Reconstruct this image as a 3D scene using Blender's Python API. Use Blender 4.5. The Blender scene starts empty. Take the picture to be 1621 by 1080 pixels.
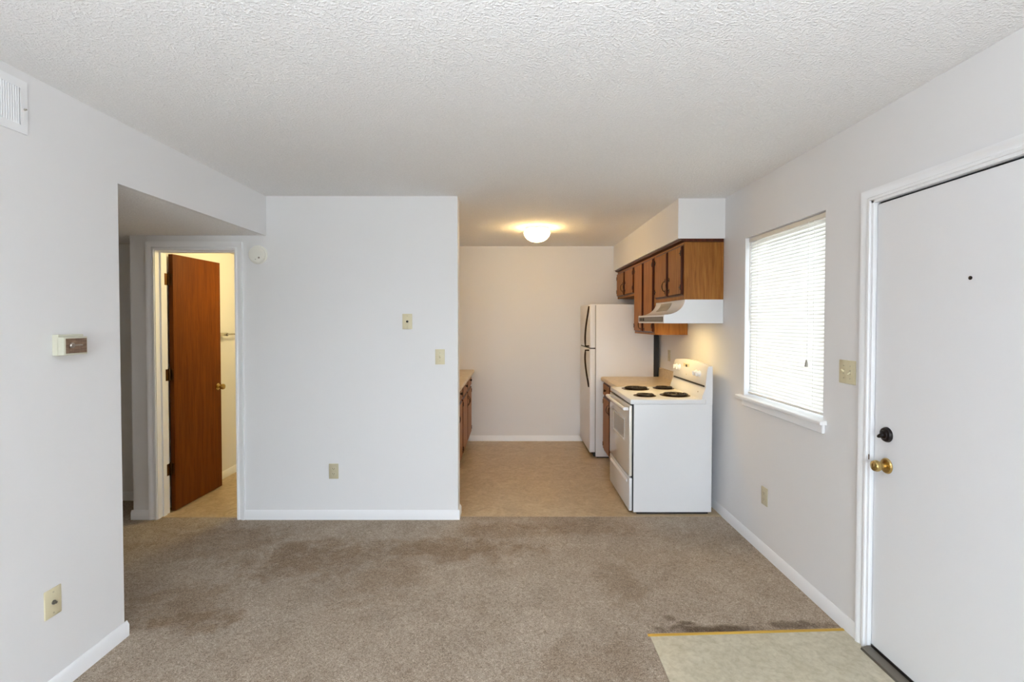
import bpy, bmesh, math, random
from mathutils import Vector, Matrix
random.seed(7)
SC = bpy.context.scene
COL = SC.collection
PI = math.pi

# ------------------------------------------------------------------ camera
W_PX, H_PX, F_PX = 1621, 1080, 780.0
cam = bpy.data.cameras.new('camera')
cam.sensor_fit = 'HORIZONTAL'; cam.sensor_width = 36.0
cam.lens = F_PX / W_PX * 36.0
cam.shift_y = -15.0 / W_PX
cam.clip_start = 0.02
cam_ob = bpy.data.objects.new('camera', cam); COL.objects.link(cam_ob)
cam_ob.location = (0, 0, 1.5005)
cam_ob.rotation_mode = 'XYZ'
cam_ob.rotation_euler = (PI / 2 - 0.0201, -0.0005, -0.0014)
SC.camera = cam_ob

# ------------------------------------------------------------------ sky, daylight, exposure
SKY = 11.0
world = bpy.data.worlds.new('sky'); SC.world = world; world.use_nodes = True
bg = world.node_tree.nodes['Background']
bg.inputs['Color'].default_value = (0.84, 0.91, 1.0, 1)
bg.inputs['Strength'].default_value = SKY

def portal(name, loc, rot, sx, sy):
    l = bpy.data.lights.new(name, 'AREA'); l.shape = 'RECTANGLE'; l.size = sx; l.size_y = sy
    l.cycles.is_portal = True
    o = bpy.data.objects.new(name, l); COL.objects.link(o); o.location = loc; o.rotation_euler = rot
portal('daylight_portal_patio', (-0.05, -2.40, 1.03), (PI / 2, 0, PI), 2.1, 2.0)

def lamp(name, loc, color, power, radius):
    l = bpy.data.lights.new(name, 'POINT'); l.color = color; l.energy = power; l.shadow_soft_size = radius
    o = bpy.data.objects.new(name, l); COL.objects.link(o); o.location = loc
    return o
lamp('bathroom_bulb', (-1.90, 4.32, 2.06), (1.0, 0.78, 0.33), 19.5, 0.06)
sun = bpy.data.lights.new('sun', 'SUN'); sun.energy = 15.0; sun.angle = 0.01; sun.color = (1.0, 0.95, 0.88)
sun_ob = bpy.data.objects.new('sun', sun); COL.objects.link(sun_ob)
sun_ob.rotation_euler = Vector((-0.62, -0.22, -0.75)).to_track_quat('-Z', 'Y').to_euler()
fl = bpy.data.lights.new('bounce_flash', 'SPOT'); fl.energy = 275.0; fl.color = (0.86, 0.92, 1.0)
fl.spot_size = math.radians(150); fl.spot_blend = 0.9; fl.shadow_soft_size = 0.06
fl_ob = bpy.data.objects.new('bounce_flash', fl); COL.objects.link(fl_ob)
fl_ob.location = (0.0, -0.70, 1.40)
fl_ob.rotation_euler = Vector((0.0, 0.22, 1.0)).to_track_quat('-Z', 'Y').to_euler()

SC.view_settings.view_transform = 'Standard'
SC.view_settings.look = 'None'
SC.view_settings.exposure = 0.48
SC.view_settings.gamma = 1.0
SC.view_settings.use_curve_mapping = False
SC.cycles.max_bounces = 14
SC.cycles.diffuse_bounces = 10
SC.cycles.transparent_max_bounces = 12
SC.cycles.caustics_reflective = False
SC.cycles.caustics_refractive = False
SC.cycles.sample_clamp_indirect = 6.0
SC.cycles.use_denoising = True

# ------------------------------------------------------------------ materials
def lin(c):
    def f(v):
        v /= 255.0
        return v / 12.92 if v <= 0.04045 else ((v + 0.055) / 1.055) ** 2.4
    return (f(c[0]), f(c[1]), f(c[2]), 1.0)

class Mat:
    """small wrapper round a principled node tree"""
    def __init__(self, name, color=(200, 200, 200), rough=0.5, metal=0.0, spec=0.5):
        self.m = bpy.data.materials.new(name); self.m.use_nodes = True
        self.nt = self.m.node_tree; self.n = self.nt.nodes; self.l = self.nt.links
        self.p = self.n['Principled BSDF']
        self.p.inputs['Base Color'].default_value = lin(color)
        self.p.inputs['Roughness'].default_value = rough
        self.p.inputs['Metallic'].default_value = metal
        self.p.inputs['Specular IOR Level'].default_value = spec
        self._co = None
    def co(self, scale=(1, 1, 1)):
        if self._co is None:
            g = self.n.new('ShaderNodeNewGeometry'); self._co = g.outputs['Position']
        mp = self.n.new('ShaderNodeMapping'); mp.inputs['Scale'].default_value = scale
        self.l.new(self._co, mp.inputs['Vector'])
        return mp.outputs['Vector']
    def obj_co(self, scale=(1, 1, 1)):
        t = self.n.new('ShaderNodeTexCoord')
        mp = self.n.new('ShaderNodeMapping'); mp.inputs['Scale'].default_value = scale
        self.l.new(t.outputs['Object'], mp.inputs['Vector'])
        return mp.outputs['Vector']
    def noise(self, vec, scale, detail=2.0, rough=0.5, dist=0.0):
        t = self.n.new('ShaderNodeTexNoise')
        t.inputs['Scale'].default_value = scale; t.inputs['Detail'].default_value = detail
        t.inputs['Roughness'].default_value = rough; t.inputs['Distortion'].default_value = dist
        self.l.new(vec, t.inputs['Vector'])
        return t.outputs['Fac']
    def ramp(self, fac, stops):
        r = self.n.new('ShaderNodeValToRGB')
        el = r.color_ramp.elements
        while len(el) < len(stops): el.new(0.5)
        for e, (p, c) in zip(el, stops):
            e.position = p; e.color = lin(c) if len(c) == 3 else c
        self.l.new(fac, r.inputs['Fac'])
        return r.outputs['Color']
    def mix(self, fac, a, b, mode='MIX'):
        x = self.n.new('ShaderNodeMix'); x.data_type = 'RGBA'; x.blend_type = mode
        if isinstance(fac, (int, float)): x.inputs[0].default_value = fac
        else: self.l.new(fac, x.inputs[0])
        for s, v in ((6, a), (7, b)):
            if isinstance(v, tuple): x.inputs[s].default_value = v
            else: self.l.new(v, x.inputs[s])
        return x.outputs[2]
    def math(self, op, a, b=0.0, clamp=False):
        x = self.n.new('ShaderNodeMath'); x.operation = op; x.use_clamp = clamp
        for i, v in ((0, a), (1, b)):
            if isinstance(v, (int, float)): x.inputs[i].default_value = v
            else: self.l.new(v, x.inputs[i])
        return x.outputs[0]
    def color(self, out): self.l.new(out, self.p.inputs['Base Color'])
    def bump(self, h, strength=0.3, dist=0.01):
        b = self.n.new('ShaderNodeBump'); b.inputs['Strength'].default_value = strength
        b.inputs['Distance'].default_value = dist
        self.l.new(h, b.inputs['Height']); self.l.new(b.outputs['Normal'], self.p.inputs['Normal'])

def paint(name, c, rough=0.6, bump=0.05):
    m = Mat(name, c, rough, spec=0.3)
    m.bump(m.noise(m.co(), 90, 3), bump, 0.004)
    return m.m
M = {}
M['wall'] = paint('white wall paint', (228, 228, 230))
M['trim'] = paint('white gloss trim paint', (238, 239, 242), 0.35, 0.02)
M['door_white'] = paint('white door paint', (232, 233, 237), 0.45, 0.03)

def popcorn():
    m = Mat('popcorn ceiling', (226, 226, 226), 0.9, spec=0.1)
    v = m.co()
    a = m.noise(v, 95, 2.0, 0.55)
    b = m.noise(v, 190, 1.0)
    r = m.ramp(a, [(0.45, (0, 0, 0)), (0.72, (255, 255, 255))])
    h = m.math('ADD', r, m.math('MULTIPLY', b, 0.3))
    m.bump(h, 0.42, 0.010)
    m.color(m.ramp(a, [(0.35, (234, 234, 235)), (0.7, (241, 241, 242))]))
    return m.m
M['ceiling'] = popcorn()

def carpet():
    m = Mat('beige cut pile carpet', (150, 135, 118), 0.95, spec=0.05)
    v = m.co()
    rot = m.co((1, 1.07, 1)); rot.node.inputs['Rotation'].default_value = (0.5, 0.4, 0.65)
    fine = m.noise(rot, 210, 3.0, 0.75)
    tuft = m.noise(rot, 95, 2.0, 0.6, 0.8)
    patch = m.noise(v, 3.4, 6.0, 0.72, 0.6)
    speck = m.noise(rot, 52, 4.0, 0.8, 1.2)
    base = m.ramp(fine, [(0.28, (132, 121, 109)), (0.5, (199, 185, 169)), (0.74, (244, 232, 216))])
    t = m.ramp(tuft, [(0.3, (205, 200, 195)), (0.65, (255, 255, 255))])
    c = m.mix(0.7, base, t, 'MULTIPLY')
    p = m.ramp(patch, [(0.30, (205, 196, 188)), (0.62, (255, 255, 255))])
    c = m.mix(0.5, c, p, 'MULTIPLY')
    c = m.mix(0.8, c, m.ramp(speck, [(0.30, (178, 172, 166)), (0.5, (232, 230, 228)), (0.66, (255, 255, 255))]), 'MULTIPLY')
    # worn traffic stains, each an ellipse with ragged edges: (x, y, rx, ry, strength)
    sep = m.n.new('ShaderNodeSeparateXYZ'); m.l.new(v, sep.inputs[0])
    rag = m.noise(v, 6.5, 6.0, 0.75, 0.5)
    for spots, tone in ((STAINS, (218, 207, 194)), (DIRT, (168, 160, 152))):
      total = None
      for (x, y, rx, ry, s) in spots:
          dx = m.math('DIVIDE', m.math('SUBTRACT', sep.outputs[0], x), rx)
          dy = m.math('DIVIDE', m.math('SUBTRACT', sep.outputs[1], y), ry)
          d2 = m.math('ADD', m.math('MULTIPLY', dx, dx), m.math('MULTIPLY', dy, dy))
          d2 = m.math('ADD', d2, m.math('MULTIPLY', m.math('SUBTRACT', rag, 0.5), 4.2))
          k = m.math('MULTIPLY', m.math('SUBTRACT', 1.0, d2, True), s)
          total = k if total is None else m.math('MAXIMUM', total, k)
      c = m.mix(total, c, m.mix(1.0, c, lin(tone), 'MULTIPLY'))

    m.color(c)
    m.bump(m.math('ADD', fine, m.math('MULTIPLY', tuft, 0.7)), 0.6, 0.008)
    return m.m
STAINS = [(-1.25, 3.10, 0.55, 0.30, 0.9), (-0.45, 3.22, 0.75, 0.20, 0.9), (-0.10, 3.50, 0.45, 0.16, 0.7), (0.55, 3.55, 0.42, 0.18, 0.6), (-1.60, 2.44, 0.32, 0.11, 1.0), (-1.75, 2.62, 0.3, 0.26, 0.7),
          (-0.75, 2.95, 0.3, 0.4, 0.55), (-2.0, 3.35, 0.6, 0.3, 0.6), (1.3, 3.25, 0.35, 0.35, 0.35), (0.62, 2.75, 0.16, 0.3, 0.5), (0.35, 2.1, 0.4, 0.2, 0.4)]
DIRT = [(0.95, 2.375, 0.30, 0.045, 1.0), (1.42, 2.41, 0.22, 0.04, 0.8), (0.80, 2.46, 0.035, 0.03, 0.7), (0.88, 2.42, 0.06, 0.03, 0.9), (1.32, 2.93, 0.02, 0.02, 0.8)]
M['carpet'] = carpet()

def vinyl(name, c0, c1, c2, rough=0.35):
    m = Mat(name, c1, rough, spec=0.35)
    v = m.co()
    a = m.noise(v, 7, 5, 0.65, 1.2)
    b = m.noise(v, 38, 4, 0.6, 0.5)
    c = m.ramp(a, [(0.32, c0), (0.5, c1), (0.68, c2)])
    d = m.ramp(b, [(0.35, (222, 218, 210)), (0.6, (255, 255, 255))])
    m.color(m.mix(0.6, c, d, 'MULTIPLY'))
    m.bump(b, 0.04, 0.003)
    return m.m
M['vinyl_kitchen'] = vinyl('mottled tan sheet vinyl', (176, 154, 122), (190, 168, 136), (201, 182, 150))
M['vinyl_entry'] = vinyl('mottled cream sheet vinyl', (178, 171, 150), (191, 185, 165), (203, 197, 178))

def wood(name, dark, mid, light, rough=0.35, grain=(14, 14, 1.1), spec=0.25):
    m = Mat(name, mid, rough, spec=spec)
    v = m.co(grain)
    a = m.noise(v, 3.0, 6, 0.6, 0.8)
    b = m.noise(m.co((90, 90, 3)), 2.0, 3, 0.6)
    c = m.ramp(a, [(0.30, dark), (0.5, mid), (0.70, light)])
    d = m.ramp(b, [(0.3, (205, 195, 185)), (0.6, (255, 255, 255))])
    m.color(m.mix(0.6, c, d, 'MULTIPLY'))
    m.bump(b, 0.06, 0.003)
    return m.m
M['cab'] = wood('honey stained cabinet wood', (133, 80, 30), (154, 98, 41), (170, 115, 54), 0.48)
M['cab_dark'] = wood('dark routed edge and gap shade', (62, 26, 12), (78, 34, 16), (94, 44, 22))  # also colours the painted shade gaps between cabinet doors
M['door_wood'] = wood('brown stained flush door', (86, 41, 9), (98, 50, 12), (110, 58, 16), 0.5, (9, 9, 0.7), 0.1)

def simple(name, c, rough=0.4, metal=0.0, spec=0.5, bump=None):
    m = Mat(name, c, rough, metal, spec)
    if bump: m.bump(m.noise(m.co(), bump[0], 2), bump[1], 0.003)
    else:
        n = m.noise(m.co(), 35, 2)
        m.l.new(m.math('ADD', m.math('MULTIPLY', n, 0.08), max(rough - 0.04, 0.02)), m.p.inputs['Roughness'])
    return m.m
M['appliance'] = simple('white enamel', (227, 228, 231), 0.22, 0, 0.5)
M['oven_front'] = simple('glossy white oven face with shade tint', (218, 212, 203), 0.08, 0, 0.8)  # beige tint paints in the shade on the white oven front
M['fridge_white'] = simple('white pebbled enamel', (229, 228, 230), 0.4, 0, 0.4, (160, 0.12))
M['knob_white'] = simple('white plastic', (238, 238, 240), 0.35)
M['black'] = simple('black plastic', (22, 20, 20), 0.4)
M['gap'] = simple('gap shade and dark grille', (30, 30, 34), 0.7)  # dark colour stands in for shade in gaps and recesses
M['coil'] = simple('black burner coil', (34, 27, 24), 0.5, 0.3)
M['drip'] = simple('tarnished drip pan', (96, 74, 50), 0.25, 0.9)
M['oven_glass'] = simple('smoked oven window', (150, 142, 132), 0.12, 0, 0.6)
M['grey_vent'] = simple('grey vent', (150, 144, 134), 0.5)
M['lip_dark'] = simple('brown hood control strip', (80, 66, 54), 0.4)
M['brass'] = simple('polished brass', (200, 172, 112), 0.25, 1.0)
M['brass_strip'] = simple('brass carpet strip', (214, 176, 84), 0.35, 0.8)
M['brass_dark'] = simple('antiqued brass', (92, 62, 28), 0.4, 0.9)
M['bronze'] = simple('dark antique bronze', (52, 36, 26), 0.4, 0.7)
M['bronze_black'] = simple('black bronze', (30, 24, 24), 0.3, 0.5)
M['ivory'] = simple('ivory plastic', (212, 203, 172), 0.4)
M['ivory_dark'] = simple('aged ivory plastic', (190, 181, 154), 0.4)
M['beige_plastic'] = simple('beige plastic', (206, 205, 188), 0.45)
M['detector'] = simple('off white plastic', (234, 233, 226), 0.5)
M['counter'] = vinyl('beige laminate', (205, 184, 150), (214, 194, 160), (222, 204, 172), 0.3)
M['steel'] = simple('stainless steel', (170, 165, 158), 0.3, 1.0)
M['chrome'] = simple('chrome', (215, 210, 200), 0.12, 1.0)
M['grey_metal'] = simple('dull aluminium', (120, 116, 108), 0.45, 0.7)
M['fauxwood'] = wood('woodgrain laminate', (96, 76, 62), (128, 104, 86), (150, 128, 110), 0.4, (40, 6, 40))
M['rail'] = simple('blind headrail', (214, 210, 202), 0.4)
M['concrete'] = paint('pale concrete', (170, 168, 160), 0.9, 0.2)

def translucent(name, c, t):
    m = bpy.data.materials.new(name); m.use_nodes = True
    nt = m.node_tree; out = nt.nodes['Material Output']; p = nt.nodes['Principled BSDF']
    p.inputs['Base Color'].default_value = lin(c); p.inputs['Roughness'].default_value = 0.5
    tr = nt.nodes.new('ShaderNodeBsdfTranslucent'); tr.inputs['Color'].default_value = lin(c)
    mx = nt.nodes.new('ShaderNodeMixShader'); mx.inputs[0].default_value = t
    nt.links.new(p.outputs[0], mx.inputs[1]); nt.links.new(tr.outputs[0], mx.inputs[2])
    nt.links.new(mx.outputs[0], out.inputs['Surface'])
    return m
M['slat'] = translucent('white vinyl slat', (248, 248, 246), 0.2)

def glass():
    m = bpy.data.materials.new('window glass'); m.use_nodes = True
    nt = m.node_tree; out = nt.nodes['Material Output']
    nt.nodes.remove(nt.nodes['Principled BSDF'])
    t = nt.nodes.new('ShaderNodeBsdfTransparent'); t.inputs['Color'].default_value = (0.94, 0.96, 0.95, 1)
    g = nt.nodes.new('ShaderNodeBsdfGlossy'); g.inputs['Roughness'].default_value = 0.02
    fr = nt.nodes.new('ShaderNodeFresnel'); fr.inputs['IOR'].default_value = 1.3
    mx = nt.nodes.new('ShaderNodeMixShader')
    nt.links.new(fr.outputs[0], mx.inputs[0]); nt.links.new(t.outputs[0], mx.inputs[1])
    nt.links.new(g.outputs[0], mx.inputs[2]); nt.links.new(mx.outputs[0], out.inputs['Surface'])
    return m
M['glass'] = glass()

def emitter(name, c, s):
    m = Mat(name, (250, 248, 240), 0.3)
    m.p.inputs['Emission Color'].default_value = (c[0], c[1], c[2], 1)
    m.p.inputs['Emission Strength'].default_value = s
    return m.m
M['hood_lens'] = emitter('lit hood lamp lens', (1.0, 0.69, 0.25), 40.0)
M['lamp_glass'] = emitter('lit opal glass', (1.0, 0.66, 0.27), 30.0)

# ------------------------------------------------------------------ mesh helpers
class B:
    def __init__(self): self.bm = bmesh.new()
    def box(self, x0, x1, y0, y1, z0, z1):
        v = [self.bm.verts.new((x, y, z)) for x in (x0, x1) for y in (y0, y1) for z in (z0, z1)]
        for f in ((0, 1, 3, 2), (4, 6, 7, 5), (0, 4, 5, 1), (2, 3, 7, 6), (0, 2, 6, 4), (1, 5, 7, 3)):
            self.bm.faces.new([v[i] for i in f])
        return self
    def prism(self, pts, axis, a0, a1):
        """polygon pts extruded along axis 0/1/2; pts are the two other coordinates in order"""
        def P(p, a):
            q = list(p); q.insert(axis, a); return q
        A = [self.bm.verts.new(P(p, a0)) for p in pts]; C = [self.bm.verts.new(P(p, a1)) for p in pts]
        n = len(pts)
        self.bm.faces.new(A); self.bm.faces.new(C[::-1])
        for i in range(n): self.bm.faces.new((A[i], C[i], C[(i + 1) % n], A[(i + 1) % n]))
        return self
    def rings(self, rings, closed=True, caps=True):
        R = [[self.bm.verts.new(p) for p in r] for r in rings]
        n = len(R[0])
        for a, b in zip(R, R[1:]):
            for i in range(n if closed else n - 1):
                j = (i + 1) % n
                self.bm.faces.new((a[i], a[j], b[j], b[i]))
        if caps:
            self.bm.faces.new(R[0][::-1]); self.bm.faces.new(R[-1])
        return self
    def lathe(self, prof, c, axis='z', seg=40):
        """prof [(radius, height)...] round axis (z, x or y; minus sign flips) through c"""
        d = {'z': (0, 0, 1), 'x': (1, 0, 0), 'y': (0, 1, 0), '-x': (-1, 0, 0), '-y': (0, -1, 0), '-z': (0, 0, -1)}[axis]
        d = Vector(d); u = d.orthogonal().normalized(); w = d.cross(u); c = Vector(c)
        rs = []
        for r, h in prof:
            r = max(r, 1e-5)
            rs.append([c + d * h + (u * math.cos(2 * PI * i / seg) + w * math.sin(2 * PI * i / seg)) * r for i in range(seg)])
        return self.rings(rs)
    def tube(self, pts, r, seg=10):
        pts = [Vector(p) for p in pts]; rs = []; up = None
        for i, p in enumerate(pts):
            t = (pts[min(i + 1, len(pts) - 1)] - pts[max(i - 1, 0)]).normalized()
            if up is None: up = t.orthogonal().normalized()
            up = (up - t * up.dot(t)).normalized(); w = t.cross(up)
            rr = r[i] if isinstance(r, (list, tuple)) else r
            rs.append([p + (up * math.cos(2 * PI * k / seg) + w * math.sin(2 * PI * k / seg)) * rr for k in range(seg)])
        return self.rings(rs)
    def torus(self, c, R, r, axis='z', seg=48, ms=10, arc=1.0):
        d = Vector({'z': (0, 0, 1), 'x': (1, 0, 0), 'y': (0, 1, 0)}[axis]); u = d.orthogonal().normalized(); w = d.cross(u); c = Vector(c)
        n = int(seg * arc)
        pts = [c + (u * math.cos(2 * PI * i / seg) + w * math.sin(2 * PI * i / seg)) * R for i in range(n + 1)]
        return self.tube(pts, r, ms)
    def bevel(self, w, seg=2):
        bmesh.ops.recalc_face_normals(self.bm, faces=self.bm.faces)
        es = [e for e in self.bm.edges if len(e.link_faces) == 2 and e.calc_face_angle(0) > 0.6]
        bmesh.ops.bevel(self.bm, geom=es, offset=w, segments=seg, profile=0.5, affect='EDGES', clamp_overlap=True)
        return self
    def build(self, name, mat, parent=None, origin=None, local=False, sharp=32):
        bm = self.bm
        bmesh.ops.recalc_face_normals(bm, faces=bm.faces)
        off = Vector((0, 0, 0))
        if parent is not None and not local: off = wloc(parent)
        o_loc = Vector((0, 0, 0))
        if parent is None and origin is not None:
            off = Vector(origin); o_loc = Vector(origin)
        if off.length: bmesh.ops.translate(bm, verts=bm.verts, vec=-off)
        me = bpy.data.meshes.new(name); bm.to_mesh(me); bm.free()
        me.shade_smooth(); me.set_sharp_from_angle(angle=math.radians(sharp))
        me.materials.append(M[mat])
        o = bpy.data.objects.new(name, me); COL.objects.link(o)
        o.location = o_loc
        if parent is not None: o.parent = parent
        return o
def wloc(o):
    v = Vector(o.location)
    while o.parent: o = o.parent; v = v + Vector(o.location)
    return v
def root(name, loc, label=None, cat=None, group=None, kind=None):
    o = bpy.data.objects.new(name, None); COL.objects.link(o); o.location = loc; o.empty_display_size = 0.1
    return tag(o, label, cat, group, kind)
def tag(o, label=None, cat=None, group=None, kind=None):
    if label: o['label'] = label
    if cat: o['category'] = cat
    if group: o['group'] = group
    if kind: o['kind'] = kind
    return o
def struct(o, label=None): return tag(o, label, None, None, 'structure')
def copy_tree(o, loc, label=None, group=None):
    def cp(s, par):
        c = s.copy(); COL.objects.link(c)
        if par is not None: c.parent = par
        for ch in list(s.children): cp(ch, c)
        return c
    c = cp(o, None); c.location = loc
    if label: c['label'] = label
    if group: c['group'] = group
    return c

# ------------------------------------------------------------------ dimensions of the place (metres)
XL, XR, YB, XP, YK = -1.838, 1.632, 3.711, -0.403, 6.158
ZC, ZS, YE = 2.44, 2.145, 2.316
YR = -2.25                    # wall behind the camera
HALL_X, HALL_Y = -6.2, 4.11  # hall end set far out of view so less light bounces back
BX0, BX1 = -2.75, -1.22       # bathroom
KX0 = -1.10                   # kitchen left wall
DX0, DX1, DZ = -2.673, -2.077, 2.035       # bathroom door opening
WY0, WY1, WZ0, WZ1 = 2.568, 3.445, 0.985, 2.082   # window opening
CWID = .0475
EY0, EY1, EZ = 1.294, 2.237, 2.048         # entry door opening
XW = XR + 0.15

# ------------------------------------------------------------------ floors
struct(B().box(HALL_X - .1, XR + .02, YR - .1, HALL_Y, -0.1, 0.0).build('floor', 'carpet'), 'worn beige carpet of the living room and hall')
struct(B().box(XP - .72, XW, 3.762, YK + .02, -0.05, 0.003).build('floor_kitchen', 'vinyl_kitchen'), 'tan sheet vinyl floor of the kitchen')
struct(B().box(BX0 - .02, BX1, YB + .03, YK, -0.05, 0.0035).build('floor_bathroom', 'vinyl_kitchen'), 'tan vinyl floor of the bathroom')
struct(B().prism([(0.655, 0.95), (XR + .01, 0.95), (XR + .01, 2.366), (0.662, 2.322)], 2, -0.03, 0.003).build('floor_entry', 'vinyl_entry'),
       'cream vinyl entry pad set into the carpet')
struct(B().box(-14, 14, -14, 16, -0.3, -0.12).build('ground', 'concrete'))

# ------------------------------------------------------------------ ceilings
struct(B().box(XL - .03, XW, YR - .1, YK + .1, ZC, ZC + .1).build('ceiling', 'ceiling'), 'white popcorn ceiling')
struct(B().box(HALL_X - .1, XL - .03, YE - .1, HALL_Y + .1, ZS, ZS + .1).build('ceiling_hall', 'ceiling'), 'lower ceiling of the hall')
struct(B().box(BX0 - .05, BX1 + .05, YB + .1, YK + .1, 2.165, 2.24).build('ceiling_bathroom', 'ceiling'))

# ------------------------------------------------------------------ walls
w = B().box(XL - .12, XL, YR, YE, 0, ZC)
w.box(XL - .03, XL, YE, YB, ZS, ZC)
struct(w.build('wall_left', 'wall'), 'white wall on the left with the opening to the hall')
w = B().box(BX0 - .112, DX0 - .016, YB, YB + .12, 0, ZC).box(DX1 + .016, XP, YB, YB + .12, 0, ZC).box(DX0 - .016, DX1 + .016, YB, YB + .12, DZ + .016, ZC)
struct(w.build('wall_back', 'wall'), 'white wall facing the camera between bathroom door and kitchen')
struct(B().box(BX0 - .112, BX0, YB + .12, YK + .1, 0, ZC).build('wall_bathroom', 'wall'))
struct(B().box(BX1, KX0, YB + .12, YK + .1, 0, ZC).build('wall_kitchen_left', 'wall'))
struct(B().box(BX0 - .112, XW, YK, YK + .12, 0, ZC + .02).build('wall_kitchen_back', 'wall'), 'white back wall of the kitchen')
w = B()
for (y0, y1, z0, z1) in ((YR, EY0, 0, ZC), (EY0, EY1, EZ, ZC), (EY1, WY0, 0, ZC), (WY0, WY1, 0, WZ0), (WY0, WY1, WZ1, ZC), (WY1, YK + .1, 0, ZC)):
    w.box(XR, XW, y0, y1, z0, z1)
struct(w.build('wall_right', 'wall'), 'white wall on the right with window and entry door')
w = B().box(HALL_X, XL - .12, YE - .12, YE, 0, ZC)
struct(w.build('wall_hall_near', 'wall'))
struct(B().box(HALL_X - .1, HALL_X, YE - .12, HALL_Y + .1, 0, ZC).build('wall_hall_left', 'wall'))
struct(B().box(HALL_X, BX0 - .112, HALL_Y, HALL_Y + .1, 0, ZC).build('wall_hall_far', 'wall'))
# wall behind the camera, with an unseen patio door added for daylight
PX0, PX1, PZ = -1.10, 1.00, 2.05
w = B().box(XL - .12, PX0, YR - .12, YR, 0, ZC).box(PX1, XW, YR - .12, YR, 0, ZC).box(PX0, PX1, YR - .12, YR, PZ, ZC)
struct(w.build('wall_rear', 'wall'))
# boxed soffit over the kitchen cabinets
struct(B().box(1.274, XR, 3.775, YK, 2.136, ZC).build('wall_soffit', 'wall'), 'boxed soffit above the kitchen wall cabinets')

# ------------------------------------------------------------------ baseboards
BH, BT = 0.072, 0.013
def base_prof(s=1): return [(0, 0), (s * BT, 0), (s * BT, BH - .018), (s * .003, BH), (0, BH)]
def baseboard(name, runs):
    b = B()
    for (ax, a0, a1, c, s) in runs:
        if ax == 'y':   # runs along y, stands on plane x=c, sticks out by s
            b.prism([(c + p[0] * s, p[1]) for p in base_prof()], 1, a0, a1)
        else:
            b.prism([(c + p[0] * s, p[1]) for p in base_prof()], 0, a0, a1)
    return struct(b.build(name, 'trim'))
baseboard('baseboard_left', [('y', YR, YE + BT, XL, 1)])
baseboard('baseboard_back', [('x', BX0 - .112 - BT, DX0 - .057, YB, -1), ('x', DX1 + .057, XP + BT, YB, -1), ('y', YB, YB + .125, XP, 1)])
baseboard('baseboard_right', [('y', EY1 + CWID, 5.0, XR, -1), ('y', YR, EY0 - CWID, XR, -1)])
baseboard('baseboard_kitchen', [('x', -.52, XR, YK, -1)])
baseboard('baseboard_hall', [('x', HALL_X, BX0 - .112, HALL_Y, -1), ('y', YB, HALL_Y, BX0 - .112, -1)])
baseboard('baseboard_bathroom', [('y', YB + .13, YK, BX0, 1)])

# ------------------------------------------------------------------ entry door
def casing_piece_v(b, x0, s, c_in, c_out, z1):
    """vertical casing moulding on plane x=x0 sticking out by s; from c_in (opening side) to c_out"""
    d = c_out - c_in
    prof = [(0, 0), (0, .012), (.10, .014), (.22, .014), (.30, .009), (.45, .009), (.60, .013), (.86, .018), (1, .018), (1, 0)]
    b.prism([(x0 + s * t, c_in + d * u) for u, t in prof], 2, 0, z1)
d1 = struct(root('door_1', (XR, EY1, 0)), 'white entry door on the right wall')
CW = 0.047
b = B()
prof = [(0, 0), (0, .012), (.10, .014), (.22, .014), (.30, .009), (.45, .009), (.60, .013), (.86, .018), (1, .018), (1, 0)]
def mitred_casing(b, plane, s, a0, a1, z, cw, axis):
    """picture-frame moulding round an opening a0..a1 (along axis), head at z"""
    path = [(a0, 0.0, -1, 0), (a0, z, -1, 1), (a1, z, 1, 1), (a1, 0.0, 1, 0)]
    rings = []
    for (a, zz, da, dz) in path:
        ring = []
        for u, t in prof:
            aa, z2, d = a + da * u * cw, zz + dz * u * cw, plane + s * t
            ring.append((d, aa, z2) if axis == 'y' else (aa, d, z2))
        rings.append(ring)
    b.rings(rings)
mitred_casing(b, XR, -1, EY0, EY1 + .0, EZ, CW, 'y')
b.build('casing', 'trim', d1)
b = B()   # jamb with stop
b.box(XR - .004, XR + .02, EY1 - .014, EY1, 0, EZ).box(XR - .004, XR + .02, EY0, EY0 + .014, 0, EZ).box(XR - .004, XR + .02, EY0, EY1, EZ - .012, EZ)
b.box(XR + .055, XW, EY1 - .03, EY1, 0, EZ).box(XR + .055, XW, EY0, EY0 + .03, 0, EZ).box(XR + .055, XW, EY0, EY1, EZ - .028, EZ)
b.build('jamb', 'trim', d1)
slab = B().box(XR + .012, XR + .054, EY0 + .018, EY1 - .019, 0.024, EZ - .021).bevel(.002, 1).build('slab', 'door_white', d1)
b = B().box(XR + .030, XR + .05, EY0 + .012, EY1 - .012, EZ - .022, EZ - .011)
b.box(XR + .036, XR + .05, EY1 - .020, EY1 - .012, 0.02, EZ - .012)
b.build('slab_gap_shade', 'gap', d1)  # dark strip painted in for shade in the gap around the slab
KY, KZ = 2.142, 0.870
kx = XR + .012
kn = B().lathe([(.034, 0), (.034, .003), (.030, .008), (.016, .011)], (kx, KY, KZ), '-x', 40).build('knob_rosette', 'brass', d1)
kn['label'] = 'brass knob rosette'
B().lathe([(.0115, .008), (.0115, .028), (.013, .030), (.021, .035), (.0245, .043), (.0245, .051), (.021, .059), (.013, .063), (.003, .064)], (kx, KY, KZ), '-x', 40).build('doorknob', 'brass', kn)
db = B().lathe([(.033, 0), (.033, .004), (.029, .012), (.019, .015), (.017, .018), (.003, .019)], (kx, 2.143, 1.007), '-x', 40).build('deadbolt', 'bronze_black', d1)
db['label'] = 'black deadbolt plate with thumb turn'
t = B(); t.tube([(kx - .016, 2.143, 1.007), (kx - .022, 2.147, 1.004), (kx - .024, 2.158, .997), (kx - .024, 2.164, .994)], [.008, .009, .008, .006], 12)
t.build('thumb_turn', 'bronze_black', db)
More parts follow.
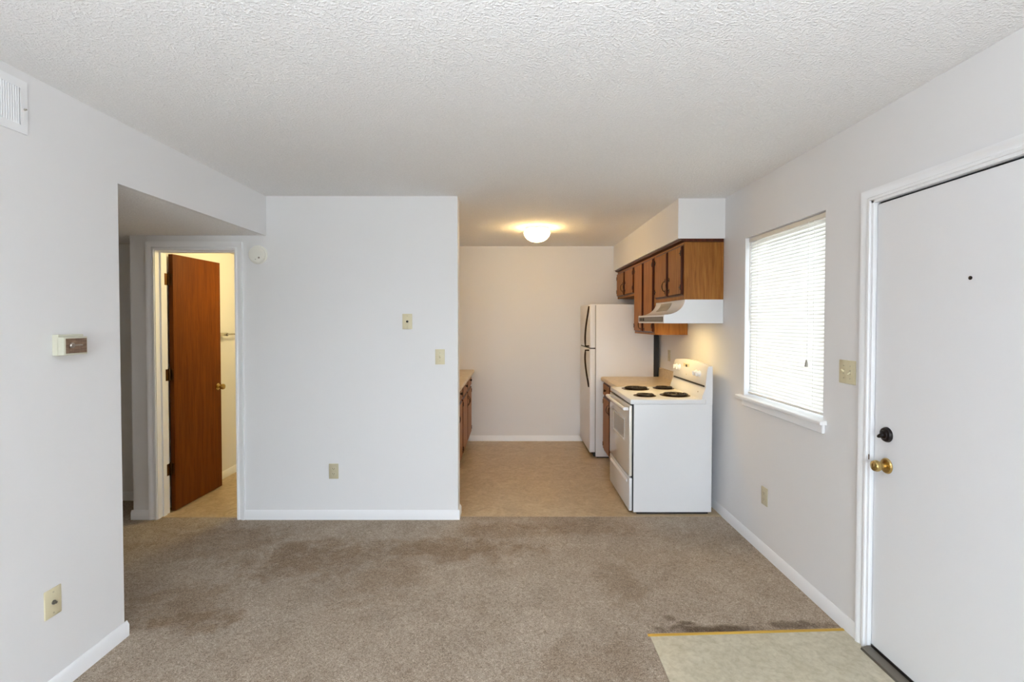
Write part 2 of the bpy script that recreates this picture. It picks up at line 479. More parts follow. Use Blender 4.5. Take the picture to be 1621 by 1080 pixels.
B().lathe([(.007, 0), (.007, .002), (.005, .003), (.001, .003)], (kx, 1.765, 1.658), '-x', 20).build('peephole', 'bronze_black', d1)
b = B().prism([(XR - .034, .003), (XR - .03, .012), (XR - .004, .02), (XR + .06, .02), (XR + .06, .003)], 1, EY0 + .002, EY1 - .014)
b.build('threshold', 'grey_metal', d1)
B().box(XR + .008, XR + .05, EY0 + .02, EY1 - .022, .012, .032).build('door_sweep', 'bronze_black', d1)
B().box(XR - .0045, XR - .002, EY1 - .011, EY1 - .005, .874, .898).build('strike_plate', 'brass_dark', d1)

# ------------------------------------------------------------------ bathroom door
d2 = struct(root('door_2', (DX0, YB, 0)), 'brown wooden door standing open into the lit bathroom')
b = B(); mitred_casing(b, YB, -1, DX0 - .005, DX1 + .005, DZ + .005, .057, 'x')
b.build('casing', 'trim', d2)
b = B()
b.box(DX0 - .016, DX0, YB - .004, YB + .124, 0, DZ + .016).box(DX1, DX1 + .016, YB - .004, YB + .124, 0, DZ + .016).box(DX0, DX1, YB - .004, YB + .124, DZ, DZ + .016)
b.box(DX0, DX0 + .011, YB + .045, YB + .08, 0, DZ).box(DX1 - .011, DX1, YB + .045, YB + .08, 0, DZ).box(DX0 + .011, DX1 - .011, YB + .045, YB + .08, DZ - .011, DZ)
b.build('jamb', 'trim', d2)
# the swung slab: hinge line at the room-side corner of its edge
hx, hy, ang = DX0 + .034, YB + .142, math.radians(1.5)
def dpt(u, v):   # u along the door from hinge, v towards its back (-x)
    return (hx + u * math.sin(ang) - v * math.cos(ang), hy + u * math.cos(ang) + v * math.sin(ang))
def dbox(b, u0, u1, v0, v1, z0, z1):
    q = [dpt(u0, v0), dpt(u1, v0), dpt(u1, v1), dpt(u0, v1)]
    b.prism(q, 2, z0, z1)
b = B(); dbox(b, 0, .595, 0, .035, .012, 2.026)
ds = b.bevel(.0015, 1).build('slab', 'door_wood', d2)
for z in (1.827, 1.084, .344):
    b = B()
    b.lathe([(.0065, -.046), (.0065, .046)], (DX0 + .005, hy - .009, z), 'z', 16)
    b.lathe([(.004, .046), (.006, .050), (.002, .056)], (DX0 + .005, hy - .009, z), 'z', 12)
    b.box(DX0 - .0005, DX0 + .0022, YB + .085, hy - .012, z - .045, z + .045)
    dbox(b, -.0026, .0, .006, .034, z - .045, z + .045)
    b.build('hinge', 'brass_dark', d2)
p = dpt(.545, 0)
kn2 = B().lathe([(.031, 0), (.031, .004), (.014, .009)], (p[0], p[1], .918), 'x', 32).build('knob_rosette', 'brass', d2)
B().lathe([(.010, .006), (.010, .026), (.022, .036), (.026, .046), (.022, .058), (.003, .063)], (p[0], p[1], .918), 'x', 32).build('doorknob', 'brass', kn2)
p = dpt(.545, .035)
kn3 = B().lathe([(.031, 0), (.014, .009)], (p[0], p[1], .918), '-x', 24).build('knob_rosette', 'brass', d2)
q = dpt(.604, .0175)
B().box(q[0] - .012, q[0] + .012, q[1] - .006, q[1] + .002, .89, .946).build('latch_plate', 'brass', d2)

# ------------------------------------------------------------------ window and blind
w1 = struct(root('window_1', (XR, (WY0 + WY1) / 2, WZ0)), 'window on the right wall behind the white blind')
b = B()
fx0, fx1 = XR + .095, XR + .135
for (y0, y1, z0, z1) in ((WY0, WY0 + .045, WZ0, WZ1), (WY1 - .045, WY1, WZ0, WZ1), (WY0 + .045, WY1 - .045, WZ0, WZ0 + .05), (WY0 + .045, WY1 - .045, WZ1 - .045, WZ1)):
    b.box(fx0, fx1, y0, y1, z0, z1)
b.build('frame', 'trim', w1)
B().box(XR + .112, XR + .117, WY0 + .04, WY1 - .04, WZ0 + .04, WZ1 - .04).build('glass', 'glass', w1)
b = B().prism([(XR - .036, WZ0 - .004), (XR - .032, WZ0), (XR + .10, WZ0 + .004), (XR + .10, WZ0 - .02), (XR - .034, WZ0 - .02), (XR - .037, WZ0 - .012)], 1, WY0 - .032, WY1 + .06)
b.build('sill', 'trim', w1)
B().box(XR - .016, XR, WY0 - .02, WY1 + .0, WZ0 - .068, WZ0 - .018).bevel(.004, 1).build('apron', 'trim', w1)

bl = root('window_blind', (XR + .03, (WY0 + WY1) / 2, WZ1), 'white horizontal slat blind lowered over the window in the right wall', 'blind')
by0, by1, bx = WY0 + .006, WY1 - .012, XR + .034
B().box(bx - .014, bx + .014, by0, by1, WZ1 - .030, WZ1 - .003).bevel(.002, 1).build('headrail', 'rail', bl)
b = B()
pitch = .0213; z = WZ1 - .045
tilt = math.radians(62); hw = .0127
while z > WZ0 + .045:
    prev = []
    n = 4
    for k in range(n + 1):
        s = -hw + 2 * hw * k / n
        crown = .0018 * (1 - (s / hw) ** 2)
        # room-side edge low
        dx = -s * math.cos(tilt) - crown * math.sin(tilt); dz = -s * math.sin(tilt) + crown * math.cos(tilt)
        prev.append((bx + dx, z + dz))
    off = [(x - .0004, zz - .0004) for x, zz in prev]
    b.prism(prev + off[::-1], 1, by0 + .003, by1 - .003)
    z -= pitch
b.build('slats', 'slat', bl)
B().box(bx - .013, bx + .013, by0 + .002, by1 - .002, WZ0 + .016, WZ0 + .030).bevel(.003, 1).build('bottom_rail', 'rail', bl)
B().tube([(bx - .02, by1 - .028, WZ1 - .028), (bx - .021, by1 - .029, 1.78), (bx - .021, by1 - .03, 1.503)], .0035, 8).build('tilt_wand', 'rail', bl)
for yy in (by0 + .12, by1 - .12):
    B().tube([(bx - .0135, yy, WZ1 - .03), (bx - .0135, yy, WZ0 + .03)], .0009, 6).build('ladder_cord', 'slat', bl)
b = B().tube([(bx - .019, WY0 + .17, WZ1 - .025), (bx - .019, WY0 + .17, 1.29)], .0012, 6)
lc = b.build('lift_cord', 'slat', bl)
B().lathe([(.002, .018), (.005, .012), (.010, -.018), (.009, -.022), (.001, -.022)], (bx - .022, WY0 + .17, 1.272), 'z', 16).build('cord_tassel', 'grey_vent', lc)

# unseen patio door behind the camera, added to let daylight in
d3 = struct(root('door_3', (0, YR, 0)))
b = B()
for (x0, x1, z0, z1) in ((PX0, PX0 + .06, 0, PZ), (PX1 - .06, PX1, 0, PZ), (PX0, PX1, 0, .06), (PX0, PX1, PZ - .06, PZ), (-.09, -.01, 0, PZ)):
    b.box(x0, x1, YR - .10, YR - .04, z0, z1)
b.build('frame', 'trim', d3)
B().box(PX0 + .05, PX1 - .05, YR - .073, YR - .067, .05, PZ - .05).build('glass', 'glass', d3)

# ------------------------------------------------------------------ brass carpet strip
b = B()
for k in range(1):
    ax, ay, ex, ey = .652, 2.322, 1.616, 2.366
    dx, dy = ex - ax, ey - ay; L = math.hypot(dx, dy); nx, ny = -dy / L, dx / L
    rings = []
    for (px, py) in ((ax, ay), (ex, ey)):
        rings.append([(px + nx * o, py + ny * o, zz) for o, zz in ((-.010, .003), (-.007, .006), (0, .008), (.007, .006), (.010, .003))])
    b.rings(rings)
tag(b.build('carpet_strip', 'brass_strip', origin=(.65, 2.32, 0)), 'thin brass metal strip along the carpet edge at the entry vinyl', 'floor strip')

# ------------------------------------------------------------------ wall plates
def screw(b, c, axis, r=.0035): b.lathe([(r, 0), (r, .0012), (.0005, .0016)], c, axis, 12)
def plate_on(axis, name, label, cat, c, w, h, mat='ivory', t=.006):
    """a wall plate centred at c on a wall; axis is the outward direction (+x left wall, -x right wall, -y back wall)"""
    r = root(name, c, label, cat)
    x, y, z = c
    b = B()
    if axis == '-y': b.box(x - w / 2, x + w / 2, y - t, y, z - h / 2, z + h / 2)
    elif axis == 'x': b.box(x, x + t, y - w / 2, y + w / 2, z - h / 2, z + h / 2)
    else: b.box(x - t, x, y - w / 2, y + w / 2, z - h / 2, z + h / 2)
    b.bevel(.0025, 2).build('plate', mat, r)
    return r
def on(axis, c, a, z, d):
    """point on the plate face: a along the wall, z up, d out"""
    if axis == '-y': return (c[0] + a, c[1] - d, c[2] + z)
    if axis == 'x': return (c[0] + d, c[1] + a, c[2] + z)
    return (c[0] - d, c[1] + a, c[2] + z)
def abox(b, axis, c, a0, a1, z0, z1, d0, d1):
    p, q = on(axis, c, a0, z0, d0), on(axis, c, a1, z1, d1)
    b.box(min(p[0], q[0]), max(p[0], q[0]), min(p[1], q[1]), max(p[1], q[1]), min(p[2], q[2]), max(p[2], q[2]))
def plate_screws(r, axis, c, zs, cols=(0,)):
    for a in cols:
        for z in zs:
            b = B(); screw(b, on(axis, c, a, z, .006), axis); b.build('screw', 'ivory_dark', r)
def jack(axis, c, label, w, h, conn):
    r = plate_on(axis, 'cable_jack', label, 'wall jack', c, w, h)
    b = B(); b.lathe([(.0085, 0), (.0085, .004), (.005, .005), (.005, .012), (.001, .012)], on(axis, c, 0, 0, .006), axis, 20)
    b.build('connector', conn, r)
    plate_screws(r, axis, c, (-.042, .042))
jack('x', (XL, 1.953, .376), 'ivory cable jack plate low on the left wall above the baseboard', .072, .114, 'grey_metal')
jack('-y', (-.782, YB, 1.501), 'ivory cable jack plate high on the wall facing the camera', .073, .115, 'bronze_black')
def toggle(r, axis, c, a, up):
    b = B(); abox(b, axis, c, a - .005, a + .005, -.012, .012, .005, .0072)
    t = b.build('toggle_slot', 'ivory_dark', r)
    b = B()
    s = 1 if up else -1
    q = [on(axis, c, a, 0, .005), on(axis, c, a, s * .008, .016), on(axis, c, a, s * .011, .020)]
    b.tube(q, [.005, .0045, .0035], 10); b.build('toggle', 'ivory', t)
c = (-.537, YB, 1.235)
sw = plate_on('-y', 'light_switch', 'ivory single light switch near the kitchen corner of the partition wall', 'light switch', c, .071, .115)
toggle(sw, '-y', c, 0, True); plate_screws(sw, '-y', c, (-.03, .03))
c = (XR, 2.381, 1.257)
sw2 = plate_on('-x', 'light_switch', 'ivory double light switch beside the entry door frame', 'light switch', c, .115, .114)
toggle(sw2, '-x', c, .023, True); toggle(sw2, '-x', c, -.023, False); plate_screws(sw2, '-x', c, (-.03, .03), (-.023, .023))
def outlet(axis, c, label, w=.072, h=.115):
    r = plate_on(axis, 'electrical_outlet', label, 'outlet', c, w, h, 'ivory_dark')
    for dz in (.0195, -.0195):
        b = B()
        pts = []
        for i in range(24):
            a = 2 * PI * i / 24
            pts.append((.0165 * math.cos(a), max(-.0125, min(.0125, .0165 * math.sin(a)))))
        q0 = [on(axis, c, a, dz + z, .005) for a, z in pts]; q1 = [on(axis, c, a, dz + z, .0085) for a, z in pts]
        b.rings([q0, q1])
        rc = b.build('receptacle', 'ivory_dark', r)
        b = B()
        abox(b, axis, c, -.0075, -.0055, dz - .001, dz + .007, .0082, .0088)
        abox(b, axis, c, .0055, .0075, dz - .001, dz + .006, .0082, .0088)
        b.lathe([(.0022, 0), (.0022, .0006)], on(axis, c, 0, dz - .006, .0082), axis, 10)
        b.build('slots', 'bronze_black', rc)
    plate_screws(r, axis, c, (0,))
outlet('-y', (-1.343, YB, .368), 'ivory double outlet low on the wall facing the camera')
outlet('-x', (XR, 3.145, .378), 'ivory outlet low on the right wall below the window')
outlet('-x', (XR, 5.08, 1.15), 'small outlet above the countertop beside the fridge')

# ------------------------------------------------------------------ air vent
vr = root('air_vent', (XL, 1.72, 2.30), 'white louvred air vent high on the left wall', 'air vent')
vy0, vy1, vz0, vz1 = 1.56, 1.884, 2.205, 2.402
b = B()
for (y0, y1, z0, z1) in ((vy0, vy0 + .026, vz0, vz1), (vy1 - .026, vy1, vz0, vz1), (vy0 + .026, vy1 - .026, vz0, vz0 + .03), (vy0 + .026, vy1 - .026, vz1 - .03, vz1)):
    b.box(XL, XL + .007, y0, y1, z0, z1)
b.build('frame', 'trim', vr)
B().box(XL, XL + .001, vy0 + .02, vy1 - .02, vz0 + .02, vz1 - .02).build('backing', 'grey_vent', vr)
b = B(); y = vy0 + .032
while y < vy1 - .03:
    b.prism([(XL + .001, y), (XL + .0065, y + .004), (XL + .0065, y + .0055), (XL + .001, y + .0015)], 2, vz0 + .028, vz1 - .028)
    y += .0088
b.build('louvers', 'trim', vr)
B().lathe([(.004, 0), (.003, .008), (.001, .009)], (XL + .007, vy1 - .012, 2.297), 'x', 12).build('damper_lever', 'grey_vent', vr)

# ------------------------------------------------------------------ thermostat
tr = root('thermostat', (XL, 2.03, 1.405), 'beige box thermostat with woodgrain face on the left wall', 'thermostat')
B().box(XL, XL + .024, 1.972, 2.092, 1.362, 1.447).bevel(.002, 1).build('base', 'beige_plastic', tr)
B().box(XL + .026, XL + .052, 1.968, 2.078, 1.364, 1.438).bevel(.003, 2).build('cover', 'beige_plastic', tr)
B().box(XL + .022, XL + .028, 1.976, 2.07, 1.37, 1.43).build('seam', 'grey_vent', tr)
B().box(XL + .0515, XL + .054, 1.976, 2.072, 1.371, 1.431).build('face', 'fauxwood', tr)
b = B().lathe([(.011, 0), (.011, .005), (.009, .008), (.001, .008)], (XL + .054, 2.0, 1.403), 'x', 20)
b.build('dial', 'steel', tr)
B().box(XL + .054, XL + .0565, 2.014, 2.05, 1.401, 1.406).build('temperature_slider', 'steel', tr)

# ------------------------------------------------------------------ smoke detector
sd = root('smoke_detector', (-1.898, YB, 2.001), 'round off-white smoke detector on the wall beside the bathroom door', 'smoke detector')
B().lathe([(.070, 0), (.070, .008), (.066, .012)], (-1.898, YB, 2.001), '-y', 48).build('base', 'detector', sd)
B().lathe([(.060, .010), (.062, .014), (.062, .026), (.056, .034), (.044, .037), (.003, .037)], (-1.898, YB, 2.001), '-y', 48).build('cover', 'detector', sd)
B().lathe([(.007, 0), (.007, .003), (.001, .0035)], (-1.876, YB - .0365, 1.975), '-y', 20).build('test_button', 'grey_vent', sd)
B().lathe([(.003, 0), (.003, .002), (.0005, .0022)], (-1.902, YB - .0365, 1.963), '-y', 12).build('indicator_lamp', 'grey_vent', sd)

# ------------------------------------------------------------------ ceiling lamp
LX, LY = .256, 4.94
cl = root('ceiling_light', (LX, LY, ZC), 'lit white glass dome light on the kitchen ceiling', 'ceiling light')
B().lathe([(.118, 0), (.118, .022), (.112, .026)], (LX, LY, ZC), '-z', 48).build('base', 'trim', cl)
B().lathe([(.106, .024), (.122, .034), (.131, .050), (.129, .066), (.118, .090), (.096, .115), (.064, .134), (.030, .143), (.002, .145)], (LX, LY, ZC), '-z', 56).build('glass_shade', 'lamp_glass', cl)

# ------------------------------------------------------------------ towel bar
tb = root('towel_bar', (BX0, 4.9, 1.375), 'metal towel bar on the bathroom wall beyond the brown door', 'towel bar')
B().tube([(BX0 + .06, 4.60, 1.378), (BX0 + .06, 5.22, 1.378)], .008, 12).build('bar', 'chrome', tb)
for yy in (4.66, 5.17):
    B().box(BX0, BX0 + .072, yy - .012, yy + .012, 1.362, 1.394).bevel(.004, 2).build('bracket', 'chrome', tb)

# ------------------------------------------------------------------ cabinet hardware
def bail_pull(parent, x, y, z, s=-1, h=.085, mat='bronze'):
    """vertical colonial pull on a face at x sticking out towards s"""
    b = B()
    for e in (-1, 1):
        zz = z + e * h / 2
        b.box(min(x, x + s * .003), max(x, x + s * .003), y - .007, y + .007, zz - .012, zz + .012)
        b.prism([(y - .005, zz + e * .011), (y + .005, zz + e * .011), (y, zz + e * .022)], 0, x, x + s * .003)
    pts = []
    for i in range(9):
        a = PI * i / 8
        pts.append((x + s * (.004 + .022 * math.sin(a)), y, z - h / 2 * math.cos(a)))
    b.tube(pts, [.0028, .003, .0033, .0037, .004, .0037, .0033, .003, .0028], 10)
    b.build('handle', mat, parent)
def strap_hinge(parent, x, y, z, side, s=-1):
    """decorative surface hinge: leaf on the stile at y, arm over the door towards side"""
    b = B()
    b.box(min(x, x + s * .003), max(x, x + s * .003), y - .005, y + .005, z - .022, z + .022)
    b.prism([(y, z - .006), (y + side * .030, z - .004), (y + side * .036, z), (y + side * .030, z + .004), (y, z + .006)], 0, x, x + s * .003)
    b.tube([(x + s * .002, y + side * .006, z - .02), (x + s * .002, y + side * .006, z + .02)], .0028, 8)
    b.build('hinge', 'bronze', parent)
def drawer_knob(parent, x, y, z, s=-1):
    b = B(); b.lathe([(.006, 0), (.006, .008), (.014, .014), (.015, .020), (.010, .025), (.001, .026)], (x, y, z), 'x' if s > 0 else '-x', 20)
    b.build('knob', 'bronze', parent)
def panel_door(parent, name, xf, s, y0, y1, z0, z1):
    """a slab door/drawer front lying on plane xf, sticking out by s*.018, with a dark routed edge"""
    a, c = xf, xf + s * .018
    b = B()
    e = .006
    rings = []
    for (d, inset) in ((0, 0.0), (.009, 0.0), (.018, e)):
        x = xf + s * d
        rings.append([(x, y0 + inset, z0 + inset), (x, y1 - inset, z0 + inset), (x, y1 - inset, z1 - inset), (x, y0 + inset, z1 - inset)])
    b.rings(rings)
    o = b.build(name, 'cab', parent)
    o.data.materials.append(M['cab_dark'])
    for p in o.data.polygons:
        if abs(p.normal.x) < 0.85: p.material_index = 1
    return o
XF = 1.328
def wall_cabinet(y0, y1, z0, z1, doors, zd0, zd1, label, hpos):
    r = root('wall_cabinet', (XR, (y0 + y1) / 2, z0), label, 'kitchen cabinet', 'kitchen wall cabinets')
    B().box(XF, XR - .002, y0, y1, z0, z1).build('carcass', 'cab', r)
    # dark sheet that paints in the shadow gap between the doors
    f = B().box(XF - .0015, XF, doors[0][0] - .012, doors[-1][1] + .012, zd0 - .012, zd1 + .012).build('frame_gap_shade', 'cab_dark', r)
    for i, (a, c) in enumerate(doors):
        d = panel_door(r, 'door', XF, -1, a, c, zd0, zd1)
        inner = c - .03 if i == 0 else a + .03
        bail_pull(d, XF - .018, inner, hpos)
        outer, side = (a, 1) if i == 0 else (c, -1)
        for zz in (zd0 + .055, zd1 - .055):
            strap_hinge(d, XF - .0185, outer + side * .004, zz, side)
    return r
wall_cabinet(3.790, 4.550, 1.672, 2.118, [(3.815, 4.128), (4.178, 4.508)], 1.712, 2.086, 'short honey wood wall cabinet directly above the range hood', 1.80)
wall_cabinet(4.551, 5.292, 1.378, 2.118, [(4.590, 4.888), (4.955, 5.262)], 1.405, 2.086, 'tall honey wood wall cabinet reaching lowest between hood and fridge', 1.47)
wall_cabinet(5.293, 6.156, 1.783, 2.118, [(5.330, 5.700), (5.775, 6.135)], 1.812, 2.086, 'short honey wood wall cabinet above the white fridge', 1.90)
b = B().prism([(1.328, 2.112), (1.300, 2.122), (1.290, 2.1355), (XR - .01, 2.1355), (XR - .01, 2.112)], 1, 3.772, YK - .002)
struct(b.build('trim_1', 'cab_dark'), 'dark wood moulding along the top of the wall cabinets')

# ------------------------------------------------------------------ range hood
hr = root('range_hood', (XR, 4.17, 1.488), 'white range hood with curved front above the stove', 'range hood')
hy0, hy1 = 3.792, 4.548
prof_h = [(XR - .002, 1.488), (1.176, 1.488), (1.174, 1.492), (1.174, 1.550), (1.178, 1.554)]
for i in range(1, 11):
    a = (PI / 2) * i / 10
    prof_h.append((1.178 + (1.335 - 1.178) * math.sin(a) ** 1.0 * 1.0, 1.554 + (1.6715 - 1.554) * (1 - math.cos(a))))
prof_h.append((XR - .002, 1.6715))
B().prism(prof_h, 1, hy0, hy1).build('canopy', 'appliance', hr, sharp=25)
def hood_pt(t):
    a = (PI / 2) * t
    return 1.178 + .157 * math.sin(a), 1.554 + .1175 * (1 - math.cos(a))
# louvred outlet lying on the curve
b = B(); rings = []
for t in (.50, .58, .66, .74, .82, .90):
    x, z = hood_pt(t); rings.append([(x - .003, 4.10, z + .0035), (x - .003, 4.38, z + .0035), (x + .004, 4.38, z - .003), (x + .004, 4.10, z - .003)])
b.rings(rings); gr = b.build('vent_grille', 'grey_vent', hr)
b = B().box(1.1715, 1.1745, 3.815, 4.525, 1.500, 1.540)
cp = b.build('control_panel', 'lip_dark', hr)
for y0, y1 in ((4.36, 4.40), (4.44, 4.48)):
    B().box(1.1675, 1.172, y0, y1, 1.508, 1.532).bevel(.002, 1).build('rocker_switch', 'black', cp)
b = B()
y = 3.83
while y < 4.33:
    b.box(1.1705, 1.172, y, y + .006, 1.506, 1.534); y += .016
b.build('louvers', 'grey_vent', cp)

B().box(1.21, 1.33, 4.08, 4.26, 1.4879, 1.489).build('lamp_lens', 'hood_lens', hr)
# ------------------------------------------------------------------ stove
st = root('stove', (1.25, 4.17, 0), 'white electric range with four coil burners standing below the hood', 'stove')
sy0, sy1 = 3.790, 4.552
SX0, SX1 = .947, 1.553
B().box(SX0, SX1, sy0, sy1, .022, .862).bevel(.003, 1).build('body', 'appliance', st)
b = B().box(SX0 + .03, SX1 - .02, sy0 + .02, sy1 - .02, .0035, .024)
b.build('base', 'gap', st)  # dark plinth colour stands in for the shade under the stove
B().box(SX0 - .012, SX0 + .002, sy0 + .012, sy1 - .012, .03, .86).build('front_gap_shade', 'gap', st)  # dark sheet in place of shade between oven door and body
ct = B().box(.918, 1.505, sy0 - .006, sy1 + .006, .862, .900).bevel(.008, 3).build('cooktop', 'appliance', st)
# oven door
od = B().box(.912, .936, sy0 + .006, sy1 - .006, .300, .850).bevel(.006, 2).build('oven_door', 'oven_front', st)
B().box(.9105, .9125, 3.945, 4.38, .545, .725).build('oven_window_frame', 'knob_white', od)
B().box(.9095, .911, 3.965, 4.36, .562, .708).build('oven_window', 'oven_glass', od)
b = B()
b.tube([(.882, sy0 + .03, .822), (.878, 3.9, .822), (.878, 4.44, .822), (.882, sy1 - .03, .822)], .013, 12)
for yy in (sy0 + .045, sy1 - .045): b.box(.880, .914, yy - .014, yy + .014, .810, .834)
b.build('handle', 'knob_white', od)
dr = B().box(.914, .938, sy0 + .006, sy1 - .006, .030, .286).bevel(.006, 2).build('drawer', 'appliance', st)
b = B().prism([(.9145, .236), (.906, .240), (.906, .252), (.9145, .262)], 1, 3.86, 4.48); b.build('pull_rib', 'knob_white', dr)
# backguard
bgp = [(1.470, .898), (1.478, .935), (1.492, .965), (1.500, 1.000), (1.498, 1.004), (1.512, 1.138), (1.522, 1.156), (1.553, 1.156), (1.553, .862), (1.470, .862)]
b = B()
N = 16; rings = []
for i in range(N + 1):
    t = i / N; y = sy0 - .002 + (sy1 - sy0 + .004) * t
    up = .022 * math.sin(PI * t)
    rings.append([(x, y, z + (up * (z - 1.004) / .152 if z > 1.004 else 0)) for x, z in bgp])
b.rings(rings)
bk = b.build('backguard', 'appliance', st, sharp=40)
b = B(); b.prism([(1.492, .994), (1.501, .994), (1.504, 1.006), (1.4955, 1.006)], 1, sy0 + .02, sy1 - .03); b.build('slot', 'gap', bk)  # dark strip drawn for the shade inside the slot
nrm = Vector((-1, 0, .10)).normalized()
def panel_x(z): return 1.498 + (z - 1.004) * (.014 / .134)
for (y, z) in ((4.475, 1.095), (4.40, 1.095), (4.00, 1.083), (3.93, 1.083)):
    x = panel_x(z)
    k = B().lathe([(.027, -.001), (.027, .004), (.022, .007)], (x, y, z), '-x', 28).build('control_knob', 'knob_white', bk)
    b = B().lathe([(.021, .006), (.019, .022), (.016, .026), (.001, .026)], (x, y, z), '-x', 28)
    b.box(x - .034, x - .024, y - .004, y + .004, z - .018, z + .018)
    b.build('grip', 'knob_white', k)
x = panel_x(1.12)
cpn = B().box(x - .002, x + .006, 4.17, 4.31, 1.090, 1.142).build('clock_panel', 'ivory', bk)
B().box(x - .003, x - .001, 4.215, 4.252, 1.112, 1.132).build('clock_display', 'black', cpn)
B().lathe([(.006, 0), (.006, .002)], (panel_x(1.05) - .0005, 4.22, 1.05), '-x', 16).build('indicator_lamp', 'ivory_dark', bk)
B().lathe([(.006, 0), (.005, .008), (.001, .009)], (1.487, 3.90, .945), '-x', 16).build('fastener', 'steel', bk)
# burners
def burner(cx, cy, r):
    pan = B()
    pan.lathe([(r + .012, .8995), (r + .012, .9025), (r + .004, .9045), (r - .002, .9035), (r - .012, .9015), (.004, .9008)], (cx, cy, 0), 'z', 48)
    p = pan.build('burner', 'drip', st)
    pts = []
    turns = 4 if r > .1 else 3
    n = turns * 28
    for i in range(n + 1):
        t = i / n; rr = .022 + (r - .008 - .022) * t; a = 2 * PI * turns * t + .5
        pts.append((cx + rr * math.cos(a), cy + rr * math.sin(a), .9105))
    b = B(); b.tube(pts, .0062, 8)
    for k in range(3):
        a = 2 * PI * k / 3
        b.tube([(cx, cy, .9045), (cx + (r - .006) * math.cos(a), cy + (r - .006) * math.sin(a), .9045)], .003, 6)
    b.build('coil', 'coil', p)
burner(1.082, 3.985, .078); burner(1.335, 4.010, .108); burner(1.110, 4.395, .108); burner(1.372, 4.430, .082)

# ------------------------------------------------------------------ fridge
fr = root('refrigerator', (1.2, 5.75, 0), 'white top-freezer refrigerator in the far kitchen corner', 'refrigerator')
fy0, fy1 = 5.372, 6.122
B().box(.925, 1.556, fy0, fy1, .018, 1.690).bevel(.006, 2).build('body', 'fridge_white', fr)
B().box(1.5565, 1.612, fy0 + .012, fy1 - .012, .06, 1.66).build('condenser', 'black', fr)
B().box(.94, 1.54, fy0 + .02, fy1 - .02, .0035, .02).build('feet', 'black', fr)
B().box(.918, .926, fy0 + .008, fy1 - .008, .07, 1.68).build('gasket', 'grey_vent', fr)
B().box(.905, .926, fy0 + .01, fy1 - .01, .02, .062).build('kick_grille', 'gap', fr)
fd1 = B().box(.858, .918, fy0 + .002, fy1 - .002, 1.214, 1.690).bevel(.008, 3).build('freezer_door', 'fridge_white', fr)
fd2 = B().box(.858, .918, fy0 + .002, fy1 - .002, .066, 1.203).bevel(.008, 3).build('fridge_door', 'fridge_white', fr)
B().box(.866, .918, fy0 + .006, fy1 - .006, 1.2025, 1.2145).build('door_gap_shade', 'gap', fr)  # dark filler in place of the shade between both doors
def f_handle(par, za, zb):
    """long bow handle near the opening edge: flush at za, standing proud at zb"""
    pts = []
    for i in range(13):
        t = i / 12
        out = .006 + .040 * math.sin(PI * min(1, t * 1.0) * .62) ** 1.3
        pts.append((.858 - out, fy0 + .045, za + (zb - za) * t))
    pts.append((.858 - .002, fy0 + .045, zb))
    b = B(); b.tube(pts, [.007] + [.010] * 11 + [.010, .008], 10)
    b.build('handle', 'bronze', par)['label'] = 'bowed handle with its shadow gap in the dark colour'  # dark colour takes in the shadow gap behind the handle
f_handle(fd1, 1.672, 1.232); f_handle(fd2, .78, 1.186)

# ------------------------------------------------------------------ base cabinet and counter on the right
bc = root('base_cabinet', (1.3, 4.96, 0), 'narrow wooden base cabinet squeezed between stove and fridge', 'kitchen cabinet')
B().box(1.012, XR - .002, 4.562, 5.362, .10, .858).build('carcass', 'cab', bc)
B().box(1.07, XR - .002, 4.562, 5.362, .0035, .10).build('toe_kick', 'cab_dark', bc)
B().box(1.0105, 1.012, 4.58, 5.345, .12, .85).build('frame_gap_shade', 'cab_dark', bc)  # dark sheet painting the shade between drawer and door fronts
for (a, c) in ((4.60, 4.945), (4.985, 5.325)):
    d = panel_door(bc, 'drawer', 1.012, -1, a, c, .712, .838); drawer_knob(d, .994, (a + c) / 2, .775)
    d = panel_door(bc, 'door', 1.012, -1, a, c, .128, .690)
    bail_pull(d, .994, c - .03 if a < 4.9 else a + .03, .60)
    o, sd_ = (a, 1) if a < 4.9 else (c, -1)
    for zz in (.18, .64): strap_hinge(d, .9935, o + sd_ * .004, zz, sd_)
def counter_prof(xf, xb, s):
    """post-formed laminate edge; xf front edge, xb wall; s = direction from front to wall"""
    return [(xb, .86), (xf + s * .006, .86), (xf, .868), (xf, .886), (xf + s * .006, .897), (xf + s * .02, .900),
            (xb - s * .026, .900), (xb - s * .020, .906), (xb - s * .018, .992), (xb - s * .012, 1.0), (xb, 1.0)]
b = B().prism(counter_prof(.978, XR - .001, 1), 1, 4.562, 5.366)
tag(b.build('countertop', 'counter', origin=(1.3, 4.96, .86)), 'beige laminate countertop between stove and fridge', 'countertop')

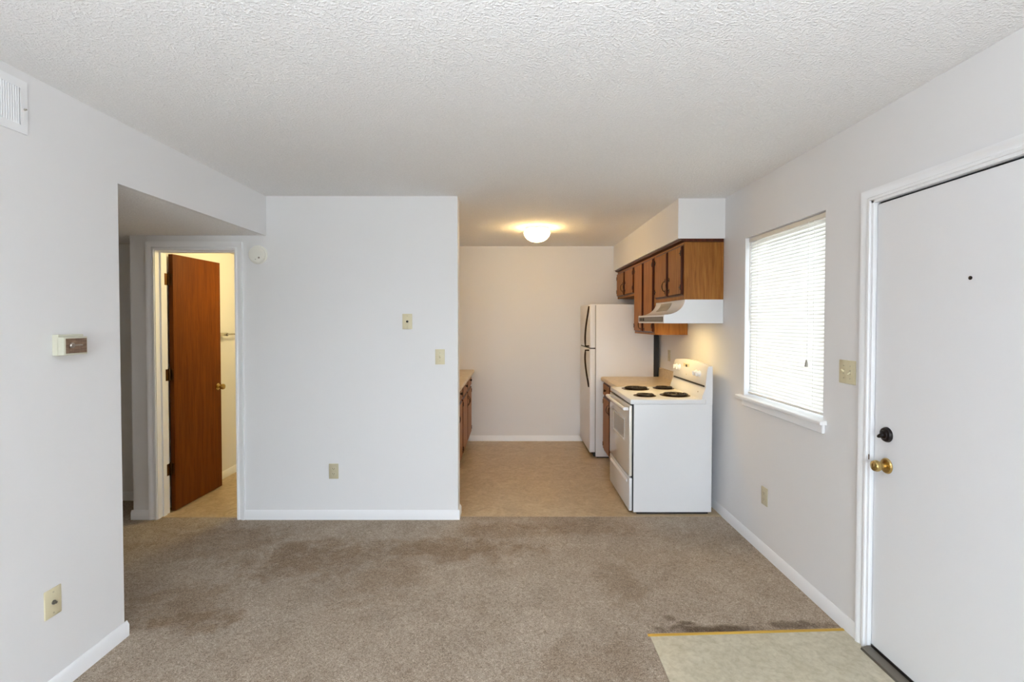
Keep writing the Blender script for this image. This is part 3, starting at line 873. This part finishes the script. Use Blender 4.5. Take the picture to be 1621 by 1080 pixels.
# ------------------------------------------------------------------ left run of base cabinets, counter and sink
def left_cabinet(y0, y1, label):
    r = root('base_cabinet', (-.8, (y0 + y1) / 2, 0), label, 'kitchen cabinet')
    B().box(KX0 + .002, -.512, y0, y1, .10, .66).box(-.56, -.512, y0, y1, .66, .858).build('carcass', 'cab', r)
    B().box(KX0 + .002, -.57, y0, y1, .0035, .10).build('toe_kick', 'cab_dark', r)
    B().box(-.512, -.5105, y0 + .02, y1 - .02, .12, .85).build('frame_gap_shade', 'cab_dark', r)  # shade between the fronts put in as a dark sheet
    m = (y0 + y1) / 2
    for i, (a, c) in enumerate(((y0 + .03, m - .02), (m + .02, y1 - .03))):
        d = panel_door(r, 'drawer', -.512, 1, a, c, .722, .845); drawer_knob(d, -.494, (a + c) / 2, .805, 1)
        d = panel_door(r, 'door', -.512, 1, a, c, .14, .700)
        bail_pull(d, -.494, c - .03 if i == 0 else a + .03, .60, 1)
        o, sd_ = (a, 1) if i == 0 else (c, -1)
        for zz in (.19, .65): strap_hinge(d, -.4935, o + sd_ * .004, zz, sd_, 1)
left_cabinet(3.90, 5.02, 'wooden sink base cabinet mostly hidden behind the partition wall')
left_cabinet(5.022, 6.14, 'wooden base cabinet on the left ending at the kitchen back wall')
cpf = counter_prof(-.462, KX0 + .001, -1)
b = B()
b.prism(cpf, 1, 5.42, YK - .003).prism(cpf, 1, 3.84, 4.60)
b.box(-.60, -.482, 4.60, 5.42, .86, .900).box(KX0 + .001, -1.0, 4.60, 5.42, .86, .900)
b.prism([(-.482, .86), (-.468, .86), (-.462, .868), (-.462, .886), (-.468, .897), (-.482, .900)], 1, 4.60, 5.42)
b.box(KX0 + .001, KX0 + .019, 4.60, 5.42, .90, 1.0)
lct = tag(b.build('countertop', 'counter', origin=(-.8, 5, .86)), 'beige laminate countertop on the left behind the partition wall', 'countertop')
b = B()
for (x0, x1, y0, y1) in ((-.605, -.58, 4.585, 5.435), (-1.005, -.985, 4.585, 5.435), (-.985, -.605, 4.585, 4.62), (-.985, -.605, 5.40, 5.435)):
    b.box(x0, x1, y0, y1, .9, .906)
sk = b.build('sink', 'steel', lct)
b = B()
b.box(-.602, -.598, 4.602, 5.418, .70, .9).box(-1.0, -.996, 4.602, 5.418, .70, .9).box(-1.0, -.6, 4.602, 4.606, .70, .9).box(-1.0, -.6, 5.414, 5.418, .70, .9).box(-1.0, -.6, 4.602, 5.418, .70, .705).box(-1.0, -.6, 5.0, 5.02, .70, .89)
b.build('basin', 'steel', sk)
